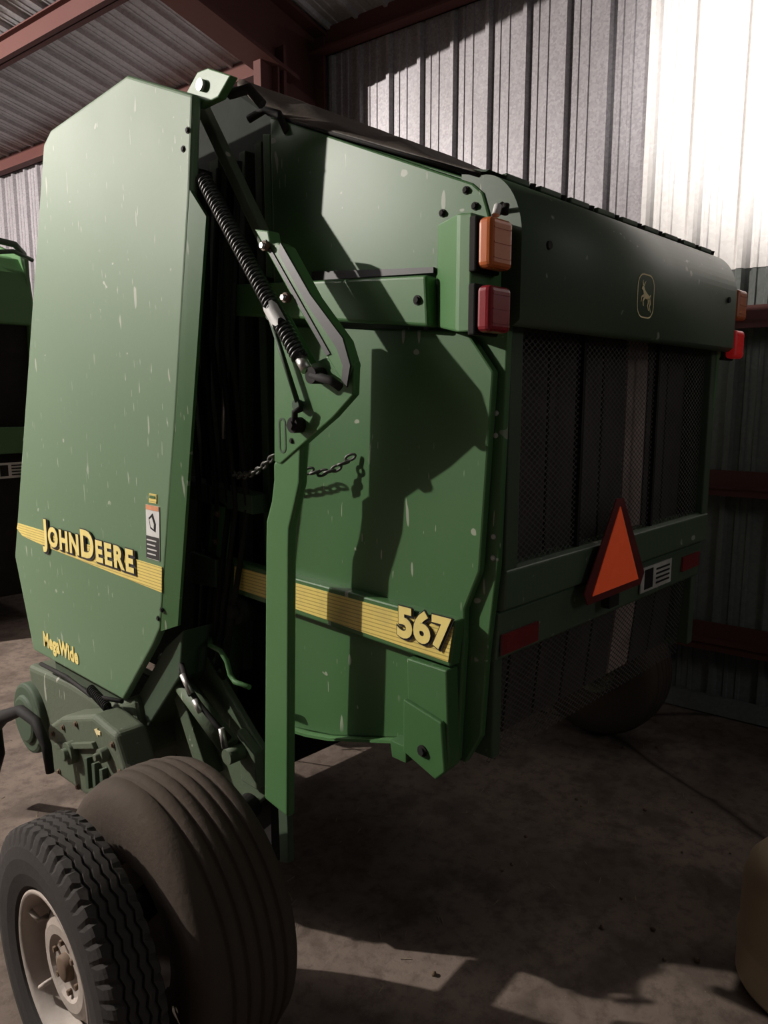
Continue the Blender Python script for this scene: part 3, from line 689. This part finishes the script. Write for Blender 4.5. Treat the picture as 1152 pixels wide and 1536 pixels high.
for cx in (.75,3.10):
    b=B(); b.lathe((cx,9.0,.5),[(-.1,.25),(-.17,.3),(-.18,.42),(-.14,.5),(.14,.5),(.18,.42),(.17,.3),(.1,.25)],40); Wb=b.obj('wheel',RUBBER,B2)
    b=B(); b.lathe((cx,9.0,.5),[(-.08,.26),(-.02,.2),(-.02,0)],30); b.obj('rim',RIM,Wb)

# ------------------------------------------------------------------ drum, stones, straw
b=B(); b.lathe((2.80,.53,0),[(0,0),(0,.255),(.02,.265),(.15,.263),(.17,.272),(.19,.263),(.38,.26),(.44,.245),(.485,.21),(.50,.17),(.50,0)],48,0,ax='z')
b.obj('drum',DRUM,label='weathered tan metal drum standing on the dirt floor',cat='drum')
for i in range(30):
    x=random.uniform(1.7,4.6); y=random.uniform(.4,1.9)
    r=random.uniform(.005,.012)
    if (x-2.80)**2+(y-.53)**2<.12: continue
    z0=fz(x,y)
    b=B(); v=[];f=[]
    for la in range(1,4):
        for lo in range(6):
            a=math.pi*la/4; q=2*math.pi*lo/6; rr=r*random.uniform(.8,1.15)
            v.append((x+rr*math.sin(a)*math.cos(q),y+rr*math.sin(a)*math.sin(q),z0+r*.6+rr*.7*math.cos(a)))
    v.append((x,y,z0+r*1.4)); v.append((x,y,z0-r*.1))
    for lo in range(6):
        f.append([lo,(lo+1)%6,18]); f.append([12+lo,19,12+(lo+1)%6])
        for la in range(2): f.append([la*6+lo,(la+1)*6+lo,(la+1)*6+(lo+1)%6,la*6+(lo+1)%6])
    b.add(v,f,0,True); o=b.obj('pebble',RUST,label='small brown stone lying on the dirt floor',cat='stone'); o['group']='stones scattered on the floor'
b=B()
def blade(x,y):
    a=random.uniform(0,math.pi); l=random.uniform(.008,.028); w=random.uniform(.0008,.0018); z=fz(x,y)+.004
    dx,dy=math.cos(a)*l,math.sin(a)*l; px,py=-math.sin(a)*w,math.cos(a)*w
    b.add([(x-dx-px,y-dy-py,z),(x-dx+px,y-dy+py,z),(x+dx+px,y+dy+py,z+random.uniform(0,.005)),(x+dx-px,y+dy-py,z)],[[0,1,2,3]])
for i in range(160): blade(random.uniform(1.5,4.6),random.uniform(.95,2.6))
for i in range(200): blade(random.uniform(.9,2.2),random.uniform(3.2,6.0))
b.obj('straw_litter',STRAW,label='bits of loose straw and chaff scattered on the dirt floor',cat='straw',kind='stuff',fix=False)

# ------------------------------------------------------------------ lights
def point(name,loc,power,size,col):
    l=bpy.data.lights.new(name,'POINT'); l.energy=power; l.shadow_soft_size=size; l.color=col
    o=bpy.data.objects.new(name,l); COL.objects.link(o); o.location=loc; return o
point('barn_lamp',(-3.05,8.7,5.5),3900,.06,(1,.925,.86))
point('fill_light',(1.5,-4.5,4.2),80,.6,(1,.95,.92))  # added soft fill behind the camera, not an actual lamp
l=bpy.data.lights.new('wall_fill_spot','SPOT'); l.energy=1900; l.spot_size=math.radians(30); l.spot_blend=.6; l.shadow_soft_size=.15; l.color=(1,.95,.91)  # added spot without a known source, brightens the white upper sheet
o=bpy.data.objects.new('wall_fill_spot',l); COL.objects.link(o); o.location=(1.0,-2.0,4.6)
o.rotation_euler=(Vector((5.1,1.0,4.2))-Vector(o.location)).to_track_quat('-Z','Y').to_euler()
w=bpy.data.worlds.new('World'); S.world=w; w.use_nodes=True
w.node_tree.nodes['Background'].inputs[0].default_value=(.53,.54,.60,1); w.node_tree.nodes['Background'].inputs[1].default_value=.035
S.view_settings.view_transform='Standard'
# ------------------------------------------------------------------ camera
cam=bpy.data.cameras.new('camera'); cam.sensor_fit='VERTICAL'; cam.sensor_height=36; cam.sensor_width=27; cam.lens=36*1115/1536; cam.clip_start=.05
co=bpy.data.objects.new('camera',cam); COL.objects.link(co); co.location=(0,0,2.1)
a=math.radians(43.8);p=math.radians(8.7)
co.rotation_euler=(math.radians(90)-p,0,a-math.radians(90)); S.camera=co
